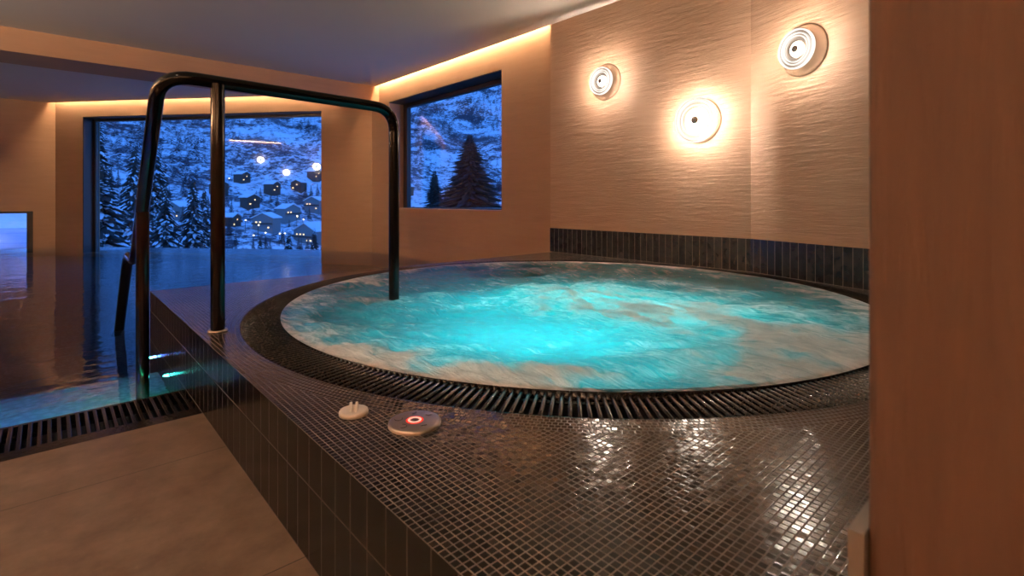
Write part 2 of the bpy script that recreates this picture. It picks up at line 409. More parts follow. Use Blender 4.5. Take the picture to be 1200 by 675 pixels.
# ceilings, beam, coves
m = MB(); m.box(XL-.2, XW, YB-.2, 6.43, CEIL, CEIL+.02); m.box(XW, XW2+.3, YB, PY+.04, CEIL, CEIL+.02)
m.box(XW-.02, XW, PY+.04, 6.43, CEIL, CEIL+.07)
struct(m.build('ceiling', 'ceiling'))
BZ = 2.03
m = MB()
xb = w0.x+wd.x*((7.01-w0.y)/wd.y); xa = w0.x+wd.x*((6.43-w0.y)/wd.y)
m.prism([(XL-.1, 6.43), (3.50, 6.43), (3.36, 6.62), (xb+.02, 7.01), (XL-.1, 7.01)], BZ, CEIL+.1)
struct(m.build('trim_1', 'plaster_far'))
# rear ceiling stops 6 cm short of the window wall
gap = 0.06
e0 = w0-wn_*gap; e1 = w1-wn_*gap
def lx(y): return e0.x+(e1.x-e0.x)*((y-e0.y)/(e1.y-e0.y))
m = MB()
m.prism([(XL-.1, 7.01), (lx(7.01), 7.01), (lx(YF), YF), (XL-.1, YF)], CEIL2, CEIL2+.02)
struct(m.build('ceiling.001', 'ceiling'))
m = MB()
m.box(XW-.1, XW2+.3, PY+.04, 6.7, CEIL+.10, CEIL+.12)
m.box(XL-.2, XW-.1, YB-.2, 6.5, CEIL+.10, CEIL+.12)
m.box(XL-.2, 3.6, 6.5, 10.9, CEIL+.10, CEIL+.12)
struct(m.build('ceiling.002', 'dark_void'))
M['led'] = emit('warm led strip', (1.0, 0.70, 0.42), 55.0)
M['led3'] = emit('dim warm led strip', (1.0, 0.70, 0.45), 7.0)
M['led2'] = emit('warm led strip far', (1.0, 0.70, 0.42), 48.0)
m = MB(); m.box(XW+.006, XW2-.016, PY+.06, 6.42, CEIL+.075, CEIL+.085)
tag(m.build('led_strip', 'led'), 'long warm glowing light strip along the top of the wall with the square window', 'light strip')
m = MB(); wseg(m, 0.02, on_wall(398), CEIL2+.085, CEIL2+.095, 0.03, -gap+.012)
tag(m.build('led_strip', 'led2'), 'warm glowing light strip above the wide panorama window', 'light strip')

# ------------------------------------------------------------------ windows
def frame_box(m, A, B, n, z0, z1, w, th, off):
    d = (B-A).normalized(); A = A+n*off; B = B+n*off
    def pr(a, b, q0, q1): m.prism([tuple(a), tuple(b), tuple(b+n*th), tuple(a+n*th)], q0, q1)
    pr(A, A+d*w, z0, z1); pr(B-d*w, B, z0, z1); pr(A+d*w, B-d*w, z1-w, z1)
    if z0 > -.5: pr(A+d*w, B-d*w, z0, z0+w*.35)
m = MB(); A = w0+wd*t0; B = w0+wd*t1
frame_box(m, A, B, wn_, WB1, WT1, 0.05, 0.06, 0.16)
m2 = MB(); m2.prism([tuple(A+wn_*.001), tuple(A+wd*.012+wn_*.001), tuple(A+wd*.012+wn_*.16), tuple(A+wn_*.16)], WB1, WT1)
wf = struct(m.build('window_1', 'window_metal'))
m.v = []; m.f = []
m2.prism([tuple(A+wn_*.001), tuple(B+wn_*.001), tuple(B+wn_*.16), tuple(A+wn_*.16)], WT1-.012, WT1)
m2.build('window_lining', 'window_metal', wf)
m = MB(); wseg(m, t0+.05, t1-.05, WB1, WT1-.05, 0.012, 0.185); m.build('pane', 'pane', wf)
m = MB(); A = Vector((XW2, WY1)); B = Vector((XW2, WY0)); nx = Vector((1, 0))
def frm(m, y0, y1, z0, z1, w, x0, x1):
    m.box(x0, x1, y0, y0+w*.5, z0, z1); m.box(x0, x1, y1-w*1.6, y1, z0, z1); m.box(x0, x1, y0+w*.5, y1-w*1.6, z1-w, z1); m.box(x0, x1, y0+w*.5, y1-w*1.6, z0, z0+w*.2)
frm(m, WY0, WY1, WB, WT, 0.06, XW2+.22, XW2+.28)
wf = struct(m.build('window_2', 'window_metal'))
m = MB(); m.box(XW2+.002, XW2+.22, WY0, WY1, WT-.010, WT); m.build('window_lining', 'window_metal', wf)
m = MB(); m.box(XW2+.245, XW2+.257, WY0+.03, WY1-.096, WB+.012, WT-.06); m.build('pane', 'pane', wf)
m = MB(); m.box(OX-.07, OX, YF-.004, YF+.1, -.75, OZ); m.box(-2.6, OX-.07, YF-.004, YF+.1, OZ-.03, OZ); m.box(-2.6, -2.53, YF-.004, YF+.1, -.75, OZ-.03)
wf = struct(m.build('window_3', 'window_metal'))
m = MB(); m.box(-2.53, OX-.07, YF+.05, YF+.06, -.03, OZ-.03); m.build('pane', 'pane', wf)

# ------------------------------------------------------------------ pool basin + water
GY0, GYA, GYB, GY1 = 1.907, 1.975, 2.217, 2.235
m = MB()
m.box(XL-.1, XW2+.1, GY1-.1, 11.0, -1.5, -1.4)                     # bottom
m.box(XL-.1, PX+.3, GY1-.02, GY1, -1.4, -.045)                     # near wall
m.box(XL, PX-.001, GY1, GY1+.62, -1.4, -.27)                       # submerged bench
m.box(XL, PX-.001, GY1+.62, GY1+1.0, -1.4, -.65)
struct(m.build('floor_pool', 'basin'))
m = MB(); nx_, ny_ = 2, 2
m.add([(XL, GY1, WZ), (PX, GY1, WZ), (PX, PY, WZ), (XW2+.02, PY, WZ), (XW2+.02, WR[1]+.01, WZ), (w0.x+.2*wn_.x, w0.y+.2*wn_.y, WZ), (XL, YF+.06, WZ)],
      [(0, 1, 2, 3, 4, 5, 6)])
# split into triangles by hand for a clean flat sheet
m = MB()
m.add([(XL, GY1, WZ), (PX, GY1, WZ), (PX, PY, WZ), (XL, PY, WZ), (XW2+.02, PY, WZ), (XW2+.02, 6.64, WZ), (WL[0]+.12, YF+.13, WZ), (XL, YF+.06, WZ), (w1.x+.12, w1.y+.16, WZ)],
      [(0, 1, 2, 3), (3, 2, 4, 5), (3, 5, 8, 6), (3, 6, 7)])
tag(m.build('pool_water', 'water'), 'still dark blue pool water with coloured underwater light, reaching to the panorama window', 'water', None, 'stuff')
# near gutter
g = thing('pool_gutter', 'black slatted overflow gutter between the stone floor and the swimming pool', 'gutter', (0, 2.1, 0))
def loc(m, p):
    p = Vector(p); m.v = [tuple(Vector(q)-p) for q in m.v]; return m
m = MB(); m.box(XL, PX-.001, GY0, GYA, -.1, -.002); m.box(XL, PX-.001, GYB, GY1-.001, -.2, -.014)
loc(m, (0, 2.1, 0)).build('border', 'wet_stone', g)
m = MB(); m.box(XL, PX-.001, GYA, GYB, -.2, -.16); loc(m, (0, 2.1, 0)).build('channel', 'dark_void', g)
bm_ = MB(); bm_.box(-.0055, .0055, GYA-2.1+.001, GYB-2.1-.001, -.034, -.009); bar = bm_.build('slat', 'bar_dark', g, .002)
xs = [PX-.014-.0222*i for i in range(int((PX-XL)/.0222)-1)]
bar.location.x = xs[0]
for x in xs[1:96]:
    c = bar.copy(); C.objects.link(c); c.parent = g; c.location.x = x
m = MB()
for x in xs[96:]: m.box(x-.0055, x+.0055, GYA-2.1+.001, GYB-2.1-.001, -.034, -.009)
m.build('slat_run', 'bar_dark', g)['kind'] = 'stuff'
for yy in (GYA+.05, GYB-.03):
    m = MB(); m.box(XL, PX-.002, yy-2.1-.004, yy-2.1+.004, -.048, -.036); m.build('tie_rod', 'bar_dark', g)

# ------------------------------------------------------------------ tiled platform
pl = thing('tiled_platform', 'raised dark mosaic platform around the round whirlpool', 'platform', (CX, CY, 0))
O = (CX, CY, 0)
m = MB(); N = 256; X0, X1, Y0, Y1 = PX, XW+.3, -0.0, PY
X1 = XW+.02
def ray_rect(a):
    dx, dy = cos(a), sin(a); ts = []
    if dx > 1e-9: ts.append((X1-CX)/dx)
    if dx < -1e-9: ts.append((X0-CX)/dx)
    if dy > 1e-9: ts.append((Y1-CY)/dy)
    if dy < -1e-9: ts.append((Y0-CY)/dy)
    k = min(ts); return (CX+dx*k, CY+dy*k)
angs = [2*pi*i/N for i in range(N)]+[atan2(y-CY, x-CX) % (2*pi) for x in (X0, X1) for y in (Y0, Y1)]
angs = sorted(set(angs)); n = len(angs)
vs = [(CX+RO*cos(a), CY+RO*sin(a), PT) for a in angs]+[(*ray_rect(a), PT) for a in angs]
m.add(vs, [(i, n+i, n+(i+1) % n, (i+1) % n) for i in range(n)])
m.box(PX, XW+.3, YB+.01, 0.0, PT-.03, PT)
loc(m, O).build('mosaic_top', 'mosaic', pl)
# vertical tiled side and back
m = MB(); L = PY-YB
m.quad((PX, PY, -.5), (PX, YB+.01, -.5), (PX, YB+.01, PT-.0), (PX, PY, PT-.0), [(0, -.5), (L, -.5), (L, PT), (0, PT)])
m.quad((XW+.04, PY, -.5), (PX, PY, -.5), (PX, PY, PT), (XW+.04, PY, PT), [(0, -.5), (2.9, -.5), (2.9, PT), (0, PT)])
loc(m, O).build('side_tiling', 'side_tile', pl)
# channel and tub shell
m = MB()
m.lathe([(RO, PT), (RO, PT-.13), (RI, PT-.13), (RI, PT-.004), (RI-.012, PT-.004), (RI-.012, PT-.9), (0.001, PT-.9)], 160, (CX, CY, 0), (0, 0, 1), False)
loc(m, O).build('tub_shell', 'dark_void', pl)

# grating ring
gr = thing('round_grating', 'dark ring grating of radial bars around the whirlpool', 'grating', (CX, CY, PT))
NB = 418
def bar_mesh(name):
    m = MB(); r0, r1 = RI+.002, RO-.004
    m.tube([(r0, 0, -.007), (r0+.004, 0, -.004), (r1-.004, 0, -.004), (r1, 0, -.007)], .0056, 8)
    return m
b0 = bar_mesh('bar').build('bar', 'bar', gr)
def bdist(i):
    a = 2*pi*i/NB; p = Vector((CX+1.33*cos(a), CY+1.33*sin(a), 0)); d = p-Vector((0, 0, 0))
    return d.length+(4 if (d.dot(RT)/max(d.dot(FW), .01)) > .68 else 0)
order = sorted(range(NB), key=bdist)
b0.rotation_euler.z = 2*pi*order[0]/NB
for i in order[1:99]:
    c = b0.copy(); C.objects.link(c); c.parent = gr; c.rotation_euler.z = 2*pi*i/NB
m = MB(); base = bar_mesh('x')
for i in order[99:]:
    a = 2*pi*i/NB; ca, sa = cos(a), sin(a)
    m.add([(x*ca-y*sa, x*sa+y*ca, z) for x, y, z in base.v], base.f, None, True)
m.build('bar_run', 'bar', gr)['kind'] = 'stuff'
for rr_ in (RI+.035, RO-.012):
    m = MB(); m.tube([(rr_*cos(2*pi*i/200), rr_*sin(2*pi*i/200), -.014) for i in range(201)], .004, 6, False)
    m.build('tie_ring', 'bar_dark', gr)
m = MB(); m.lathe([(RO-.003, -.02), (RO-.003, 0.0005), (RO+.001, 0.0005)], 200); m.build('outer_rim', 'bar_dark', gr)
m = MB(); m.lathe([(RI+.006, -.02), (RI+.006, .0045), (RI-.014, .0045), (RI-.014, -.05)], 200); m.build('inner_rim', 'bar', gr)

# ------------------------------------------------------------------ whirlpool water
RW = RI+.010
blobs = []   # (px, py, sx(m), sy(m), weight) on the water level
WLV = PT+.006
def bl(px, py, s1, s2, w):
    p = at(px, py, WLV); blobs.append((p.x, p.y, s1, s2, w))
bl(670, 360, .60, .50, .16); bl(680, 345, .30, .30, .50); bl(640, 358, .22, .2, .25); bl(800, 370, .36, .26, .70); bl(860, 350, .30, .2, .25); bl(880, 405, .32, .16, .45)
bl(960, 400, .28, .2, .60); bl(930, 425, .25, .12, .30); bl(990, 370, .3, .2, .30); bl(760, 330, .35, .3, .25)
bl(420, 330, .35, .12, .35); bl(450, 352, .22, .10, .35); bl(400, 385, .14, .16, .45); bl(480, 415, .16, .10, .6); bl(560, 436, .2, .07, .45); bl(660, 442, .2, .05, .35)
bl(370, 360, .10, .15, .25); bl(840, 330, .2, .3, -.25); bl(920, 350, .12, .10, -.5); bl(620, 395, .25, .14, -.30); bl(560, 370, .18, .2, -.35); bl(430, 370, .15, .09, -.30); bl(520, 320, .3, .3, -.1); bl(720, 412, .2, .07, -.22); bl(680, 318, .3, .3, .15)
def rot(dx, dy): return dx*RT.x+dy*RT.y, dx*FW.x+dy*FW.y
def foam_at(x, y):
    s = 0.10
    for bx, by, s1, s2, w in blobs:
        a, b = rot(x-bx, y-by); s += w*math.exp(-(a*a/(s1*s1)+b*b/(s2*s2)))
    dx, dy = x-CX, y-CY; r = hypot(dx, dy); th = atan2(dy, dx)
    nz = mn.fractal(Vector((r*3.5, cos(th)*1.3*3+x*.4, sin(th)*1.3*3)), 0.8, 2.1, 4)
    s += .50*nz
    ed = max(0, (r-RW*.84)/(RW*.16))
    s += .60*ed**1.3
    return max(0, min(1.3, s))
m = MB(); NR, NA = 170, 420; vs = [(0, 0, 0)]; fo = [foam_at(CX, CY)]
def hgt(x, y, f, r):
    a, b = rot(x, y)
    q = mn.fractal(Vector((a*3.2, b*5.5, 0.3)), .9, 2.0, 4)
    q2 = mn.noise(Vector((x*23, y*23, 1.0)))
    env = min(1, max(0, (RW-r)/.12))
    c = math.exp(-((x-at(680, 350, WLV).x)**2+(y-at(680, 350, WLV).y)**2)/.12)*.014
    return (q*.020+q2*.0022*max(.2, f)+c+.012*f)*env + (1-env)*.002 - .002
vs[0] = (0, 0, hgt(CX, CY, fo[0], 0))
for i in range(1, NR+1):
    r = RW*i/NR
    for k in range(NA):
        a = 2*pi*k/NA; x = CX+r*cos(a); y = CY+r*sin(a); f = foam_at(x, y); fo.append(f)
        vs.append((x-CX, y-CY, hgt(x, y, f, r)))
fs = [(0, 1+k, 1+(k+1) % NA) for k in range(NA)]
for i in range(NR-1):
    o_ = 1+i*NA
    fs += [(o_+k, o_+NA+k, o_+NA+(k+1) % NA, o_+(k+1) % NA) for k in range(NA)]
m.add(vs, fs, None, True)
ww = m.build('whirlpool_water', 'spa_water'); ww.location = (CX, CY, WLV)
at_ = ww.data.attributes.new('foam', 'FLOAT', 'POINT'); at_.data.foreach_set('value', fo)
tag(ww, 'bubbling turquoise water with white foam in the round whirlpool', 'water', None, 'stuff')
def tublamp(px, py, depth, e, col=(0.0, .86, .98)):
    p = at(px, py, WLV)
    light('tub_glow', 'POINT', (p.x, p.y, PT-depth), e, col, None, shadow_soft_size=.12)
tublamp(575, 394, .26, 3.0); tublamp(690, 396, .26, 3.0); tublamp(570, 354, .28, 2.6); tublamp(680, 346, .28, 4.6, (.10, .90, .95)); tublamp(800, 362, .30, 5.0, (.22, .92, .95))

# ------------------------------------------------------------------ handrail
def bend(pts, r=.07, n=8):
    out = [Vector(pts[0])]
    for i in range(1, len(pts)-1):
        p = Vector(pts[i]); a = (Vector(pts[i-1])-p); b = (Vector(pts[i+1])-p); k = min(r, a.length*.45, b.length*.45)
        a = p+a.normalized()*k; b = p+b.normalized()*k
        for j_ in range(n+1):
            q = j_/n; out.append(a*(1-q)**2+p*2*q*(1-q)+b*q*q)
    out.append(Vector(pts[-1])); return out
hr = thing('handrail', 'glossy black tubular handrail arching from the whirlpool down into the pool', 'handrail', (.43, 2.0, 0))
HO = (.43, 2.0, 0)
HZ = 1.09; TR = .0225
m = MB(); m.tube(bend([(1.115, 2.01, -.1), (1.115, 2.01, HZ), (.262, 2.0, HZ+.012), (.272, 2.74, .425), (.276, 3.06, .430), (.283, 3.62, -.06), (.285, 3.80, -.35)], .10), TR, 16)
loc(m, HO).build('rail_tube', 'black_metal', hr)
m = MB(); m.tube([(.427, 1.99, PT-.01), (.427, 1.99, HZ)], TR, 16); po = loc(m, HO).build('post', 'black_metal', hr)
m = MB(); m.tube([(.270, 2.49, -.42), (.270, 2.49, .645)], TR, 16); loc(m, HO).build('post', 'black_metal', hr)
m = MB(); m.lathe([(.001, .006), (.030, .006), (.032, .003), (.032, 0), (.001, 0)], 24, (.427, 1.99, PT)); o = loc(m, HO).build('foot_ring', 'steel', po); o['label'] = 'thin metal foot ring'

# ------------------------------------------------------------------ sconces
M['lamp'] = emit('glowing lamp diffuser', (1.0, 0.84, 0.68), 300.0)
M['lamp_big'] = emit('glowing large lamp diffuser', (1.0, 0.84, 0.68), 300.0)
M['plate'] = simple('plaster coloured back plate', (0.50, 0.31, 0.19), 0.7)
def sconce(c, n, R_, RP, zc, label, e, mat):
    n = Vector((n[0], n[1], 0)).normalized()
    t = thing('wall_lamp', label, 'wall lamp', (c[0], c[1], zc), (0, 0, 0), 'round glass wall lamps above the whirlpool')
    m = MB(); m.lathe([(.001, .004), (RP-.003, .004), (RP, .002), (RP, .0003)], 64, (0, 0, 0), n); m.build('back_plate', 'plate', t)
    rb = .050 if R_ < .14 else .034
    m = MB(); m.lathe([(.001, .038), (rb, .038), (rb, .034), (.018, .030), (.016, .003)], 40, (0, 0, 0), n); m.build('reflector_cup', 'plate', t)
    m = MB()
    prof = []; K = 48
    for i in range(K+1):
        r = R_*(.18+.82*i/K); prof.append((r, .066+.0032*cos(i/K*2*pi*5)))
    prof += [(R_+.002, .062), (R_, .056)]
    for i in range(K, -1, -1):
        r = R_*(.18+.82*i/K); prof.append((r, .054-.0015*cos(i/K*2*pi*5)))
    m.lathe(prof, 64, (0, 0, 0), n); gd = m.build('glass_disc', glowing_glass('glowing ribbed glass', R_, 110.0 if R_ < .14 else 60.0, 0.5 if R_ < .14 else 1.0), t)
    m = MB(); m.lathe([(.030, .047), (.032, .044), (.032, .039), (.001, .039)], 40, (0, 0, 0), n); m.lathe([(.030, .047), (.022, .047)], 40, (0, 0, 0), n); m.build('light_source', mat, t)
    m = MB(); m.lathe([(.001, .080), (R_*.14, .079), (R_*.19, .074), (R_*.19, .068), (.001, .068)], 24, (0, 0, 0), n); m.build('knob', 'steel', t)
    for q, w_ in ((.985, .004), (.80, .0025), (.66, .0025)):
        m = MB(); m.lathe([(R_*q-w_, .053), (R_*q+w_, .053), (R_*q+w_, .071), (R_*q-w_, .071), (R_*q-w_, .053)], 64, (0, 0, 0), n); m.build('glass_ridge', 'rim', gd)
    L = light('glow', 'POINT', n*.056, e, (1.0, .86, .74), t, shadow_soft_size=.012)
    return t
M['rim'] = emit('light guiding glass ridge', (1.0, .90, .80), .6)
GL = 20.0
sconce((XW, 2.532), (-1, 0), .106, .145, 1.633, 'small round glass wall lamp farthest left, nearest the square window', GL, 'lamp')
sconce((XW, 1.735), (-1, 0), .150, .150, 1.232, 'largest and lowest round glass wall lamp, in the middle of the three', GL*1.6, 'lamp_big')
n2 = (-U2.y, U2.x)
p3 = (CR[0]-U2.x*.367, CR[1]-U2.y*.367)
sconce(p3, n2, .109, .145, 1.540, 'small round glass wall lamp highest up, at the right beside the near wall edge', GL, 'lamp')

# three more lamps and a light strip on the left pool wall, seen mirrored in the panorama window
def mirrored(px, py, X):
    tt = on_wall(px); a = math.atan((px-600)/600)+YAW
    h = w0+wd*tt+wn_*.19; d = Vector((sin(a), cos(a))); r = d-wn_*(2*d.dot(wn_))
    k = (X-h.x)/r.x; q = h+r*k; path = h.length+abs(k)
    return q.y, CAM.z+(235-py)/600*path*cos(a-YAW)
for px, py, r_, lab in ((300, 187, .16, 'round glowing lamp on the left pool wall, mirrored leftmost in the panorama window'), (331, 202, .16, 'round glowing lamp on the left pool wall, mirrored lowest in the panorama window'), (367, 195, .18, 'round glowing lamp on the left pool wall, mirrored rightmost in the panorama window')):
    y, z = mirrored(px, py, XL+.09)
    sconce((XL, y), (1, 0), r_, .185, z, lab, GL*.3, 'lamp')
ya, za = mirrored(262, 163, XL+.02); yb, zb = mirrored(357, 170, XL+.02)
m = MB(); m.box(XL+.001, XL+.03, min(ya, yb), max(ya, yb), (za+zb)/2-.012, (za+zb)/2+.012)
tag(m.build('led_strip', 'led3'), 'warm light strip high on the left pool wall', 'light strip')

# ------------------------------------------------------------------ button and cap on the platform
p = at(486, 497, PT)
b = thing('control_button', 'flat round steel push button with glowing red ring on the mosaic', 'button', p, (0, 0, -R(20)))
m = MB(); m.lathe([(.001, .008), (.047, .008), (.0508, .007), (.0525, .0045), (.0525, 0)], 48); m.build('disc', 'steel', b)
M['red'] = emit('red led ring', (1.0, 0.03, 0.015), 0.5); M['hot'] = emit('hot centre of red led ring', (1.0, 0.36, 0.26), 0.9)
m = MB(); m.lathe([(.0175, .0082), (.0175, .0088), (.0088, .0088), (.0088, .0082)], 32); m.build('light_ring', 'red', b)
m = MB(); m.lathe([(.0138, .0088), (.0138, .0091), (.0095, .0091), (.0095, .0088)], 32); m.build('light_ring', 'hot', b)
m = MB(); m.lathe([(.0088, .0084), (.0088, .0088), (.0001, .0088)], 32); m.build('cap', 'mark_dark', b)
for a, kind in ((150, 'c'), (215, 'c'), (20, 'l'), (75, 'l'), (290, 's')):
    m = MB(); cx, cy = .034*cos(R(a)), .034*sin(R(a))
    if kind == 'c': m.tube([(cx+.008*cos(R(q)), cy+.008*sin(R(q)), .0085) for q in range(a+20, a+250, 23)], .0007, 5)
    elif kind == 'l': m.tube([(cx-.008*sin(R(a+30)), cy+.008*cos(R(a+30)), .0085), (cx, cy, .0085), (cx+.007*cos(R(a)), cy+.007*sin(R(a)), .0085)], .0007, 5)
    else: m.tube([(cx-.006, cy, .0085), (cx+.006, cy+.001, .0085)], .0009, 5)
    m.build('engraved_mark', 'mark_dark', b)
p = at(414.5, 485, PT)
b = thing('plastic_cap', 'small round off-white plastic cap with two upright fins on the mosaic', 'cap', p, (0, 0, R(8)))
m = MB(); m.lathe([(.001, .010), (.025, .010), (.0285, .009), (.030, .0065), (.030, 0), (.001, 0)], 40); m.build('base', 'white_plastic', b)
for s_ in (-1, 1):
    m = MB(); pts = [(-.017, .010), (-.012, .017), (.004, .023), (.010, .022), (.013, .010)]
    # fin: outline in the x-z plane, 5 mm thick
    y0, y1 = s_*.006-.0028, s_*.006+.0028
    n_ = len(pts); m.add([(x, y0, z) for x, z in pts]+[(x, y1, z) for x, z in pts],
          [tuple(range(n_)), tuple(range(n_, 2*n_))[::-1]]+[(i, n_+i, n_+(i+1) % n_, (i+1) % n_) for i in range(n_)])
    o = m.build('fin', 'white_plastic', b, .0012); o.rotation_euler.z = R(52)

# ------------------------------------------------------------------ underwater lamps of the pool
def ulamp(name, p, col, e, label, estr=14):
    t = thing(name, label, 'pool light', p, (0, 0, 0), 'small coloured pool lights')
    m = MB(); m.lathe([(.010, -.006), (.014, 0), (.010, .002)], 20, (0, 0, 0), (-1, 0, 0)); m.build('ring', 'steel', t)
    m = MB(); m.lathe([(.013, .0), (.012, .010), (.008, .017), (.001, .020)], 16, (0, 0, 0), (-1, 0, 0)); m.build('lens', emit('coloured lens', col, estr), t)
ulamp('pool_light', (PX-.002, 2.54, -.052), (.05, 1.0, .80), 3.0, 'tiny cyan pool light nearest the gutter')
ulamp('pool_light', (PX-.002, 2.88, -.054), (.10, .25, 1.0), 3.0, 'tiny blue pool light just right of the black post')
ulamp('pool_light', (PX-.002, 3.03, -.20), (.05, 1.0, .45), 3.0, 'tiny green pool light just left of the black post')
# strips under the gutter lip shining out along the bench
for x, w, z, col, e in ((-.70, 1.1, -.12, (.0, .42, 1.0), 5), (-2.3, 2.0, -.12, (.0, .36, 1.0), 7), (.16, .28, -.12, (.05, 1.0, .42), 1.6), (-.06, .10, -.12, (.25, .15, 1.0), 3.0)):
    o = light('pool_strip_light', 'AREA', (x, GY1+.014, z), e, col, None, shape='RECTANGLE', size=w, size_y=.03)
    o.rotation_euler = (R(60), 0, 0)

# ------------------------------------------------------------------ unseen downlights added as fill behind the viewpoint
M['down'] = emit('added fill lens', (1.0, .78, .55), 12.0)
for i, (x, y, lab) in enumerate(((-.35, 1.0, 'added fill downlight nearest the pool gutter'), (-.9, -0.6, 'added fill downlight over the middle of the floor'), (-2.3, -1.4, 'added fill downlight beside the back wall'))):
    t = thing('fill_downlight', lab, 'added fill light', (x, y, CEIL), (0, 0, 0), 'added fill downlights')
    m = MB(); m.lathe([(.036, -.001), (.036, -.006), (.050, -.006), (.050, -.001)], 32); m.build('trim_ring', 'steel', t)
    m = MB(); m.lathe([(.036, -.003), (.001, -.003)], 32); m.build('lens', 'down', t)
    light('fill_beam', 'SPOT', (0, 0, -.03), 15, (1, .74, .50), t, spot_size=R(130), spot_blend=.9, shadow_soft_size=.05)

# unseen light ledges added on the back and left walls to brighten the room
def ledge(name, lab, x0, x1, y0, y1, face, e):
    t = thing('fill_ledge', lab, 'cove light', ((x0+x1)/2, (y0+y1)/2, 1.50), (0, 0, 0)); hx, hy = (x1-x0)/2, (y1-y0)/2
    m = MB(); m.box(-hx, hx, -hy, hy, -.02, 0)
    if face == 'x': m.box(hx-.015, hx, -hy, hy, 0, .012)
    else: m.box(-hx, hx, hy-.015, hy, 0, .012)
    m.build('ledge', 'plaster_far', t)
    m = MB(); m.box(-hx*.6-.0, hx*.6, -hy*.6, hy*.6, .001, .012); m.build('led_strip', 'led2', t)
    o = light('fill_glow', 'AREA', (0, 0, .03), e, (1.0, .80, .62), t, shape='RECTANGLE', size=max(.02, 2*hx-.04), size_y=max(.02, 2*hy-.04)); o.rotation_euler = (pi, 0, 0)
ledge('a', 'long added plaster ledge with fill light on the left wall beside the stone floor', XL+.001, XL+.12, -2.0, 1.8, 'x', 40)
ledge('b', 'long added plaster ledge with fill light on the left wall beside the pool', XL+.001, XL+.12, 2.4, 5.2, 'x', 300)
ledge('c', 'added plaster ledge with fill light on the back wall behind the stone floor', -3.2, .3, YB+.001, YB+.12, 'y', 45)

# ------------------------------------------------------------------ outdoors
def gz(az, r):
    """height of the ground; az in degrees from +Y towards +X"""
    kn = [(12, -7), (40, -12), (90, -22), (180, -32), (260, -27), (330, -14), (400, 6), (480, 36), (600, 92), (760, 190), (950, 290)]
    z = kn[-1][1]
    for (r0, z0), (r1, z1) in zip(kn, kn[1:]):
        if r <= r1:
            q = max(0, (r-r0)/(r1-r0)); z = z0+(z1-z0)*q; break
    x, y = r*sin(R(az)), r*cos(R(az))
    z += mn.fractal(Vector((x*.012, y*.012, 0)), 1, 2, 5)*r*.028
    return z
m = MB(); AZ = [-14+72*i/150 for i in range(151)]; RS = [12*(950/12)**(i/130) for i in range(131)]
vs = [(r*sin(R(a)), r*cos(R(a)), gz(a, r)) for r in RS for a in AZ]; na = len(AZ)
m.add(vs, [(i*na+k, i*na+k+1, (i+1)*na+k+1, (i+1)*na+k) for i in range(len(RS)-1) for k in range(na-1)], None, True)
struct(m.build('terrain', 'snow_hill'))['label'] = 'snow covered mountain slope at dusk'
def conifer_mesh(name, h, n, rb, mat, seed, width=.30, bw=1.0):
    rnd = random.Random(seed); m = MB()
    m.tube([(0, 0, 0), (0, 0, h*.95)], h*.012+.02, 6)
    tr = m
    b = MB()
    for i in range(n):
        q = (i+.5)/n; z = h*(.08+.90*q); L = h*width*(1-q)**.85*rnd.uniform(.7, 1.15)+h*.01
        a = i*2.39996+rnd.uniform(-.3, .3); ca, sa = cos(a), sin(a); dr = rnd.uniform(.15, .45)*L
        w = L*rnd.uniform(.16, .26)*bw; th = L*.07*bw; L *= rnd.uniform(bw, 1); dr *= bw
        def P(l, s, zz): return (ca*l-sa*s, sa*l+ca*s, z+zz)
        v = [P(0, 0, th), P(L*.55, w, -dr*.35), P(L, 0, -dr), P(L*.55, -w, -dr*.35), P(L*.5, 0, -dr*.25+th), P(L*.5, 0, -dr*.35-th*2)]
        b.add(v, [(0, 1, 4), (1, 2, 4), (2, 3, 4), (3, 0, 4), (1, 0, 5), (2, 1, 5), (3, 2, 5), (0, 3, 5)])
    return m, b
def conifer(name, label, h, n, mat, seed, loc_, group=None, width=.3, bw=1.0):
    t = thing(name, label, 'tree', loc_, (0, 0, 0), group)
    a, b = conifer_mesh(name, h, n, 0, mat, seed, width, bw)
    a.build('trunk', 'bark', t); b.build('crown', mat, t); return t
def pol(az, r, dz=0): return (r*sin(R(az)), r*cos(R(az)), gz(az, r)+dz)
# near trees
def rise(az, r, el): return .69+tan(R(el))*r-(gz(az, r)-.5)
for (az, r, el, lab, sd, w) in ((37.3, 20, 8.0, 'big dark conifer close outside the square window', 3, .42), (33.4, 31, 3.8, 'smaller dark conifer left of the big one outside the square window', 4, .24)):
    conifer('conifer', lab, rise(az, r, el), 3600, 'conifer_dark', sd, pol(az, r, -.5), None, w, .42)
near = [(3.2, 45, 4.0), (5.6, 58, 5.5), (7.9, 50, 2.0), (10.1, 66, 2.6), (12.0, 54, -1.2), (15.8, 62, -3.4), (18.4, 72, -3.0), (20.9, 62, -2.6), (3.0, 92, 7.5), (7.0, 108, 6.8), (11.0, 100, 1.5), (31.2, 62, -1.0)]
pr = conifer('snowy_conifer', 'snow laden conifer on the slope below the windows', 14, 420, 'conifer', 11, pol(near[0][0], near[0][1], -.5), 'snow laden conifers just below the windows', .30)
pr.scale = (rise(*near[0])/14,)*3
for az, r, el in near[1:]:
    c = copy_tree(pr); c.location = pol(az, r, -.5); k = rise(az, r, el)/14; c.scale = (k*.62, k*.62, k); c.rotation_euler.z = az*7
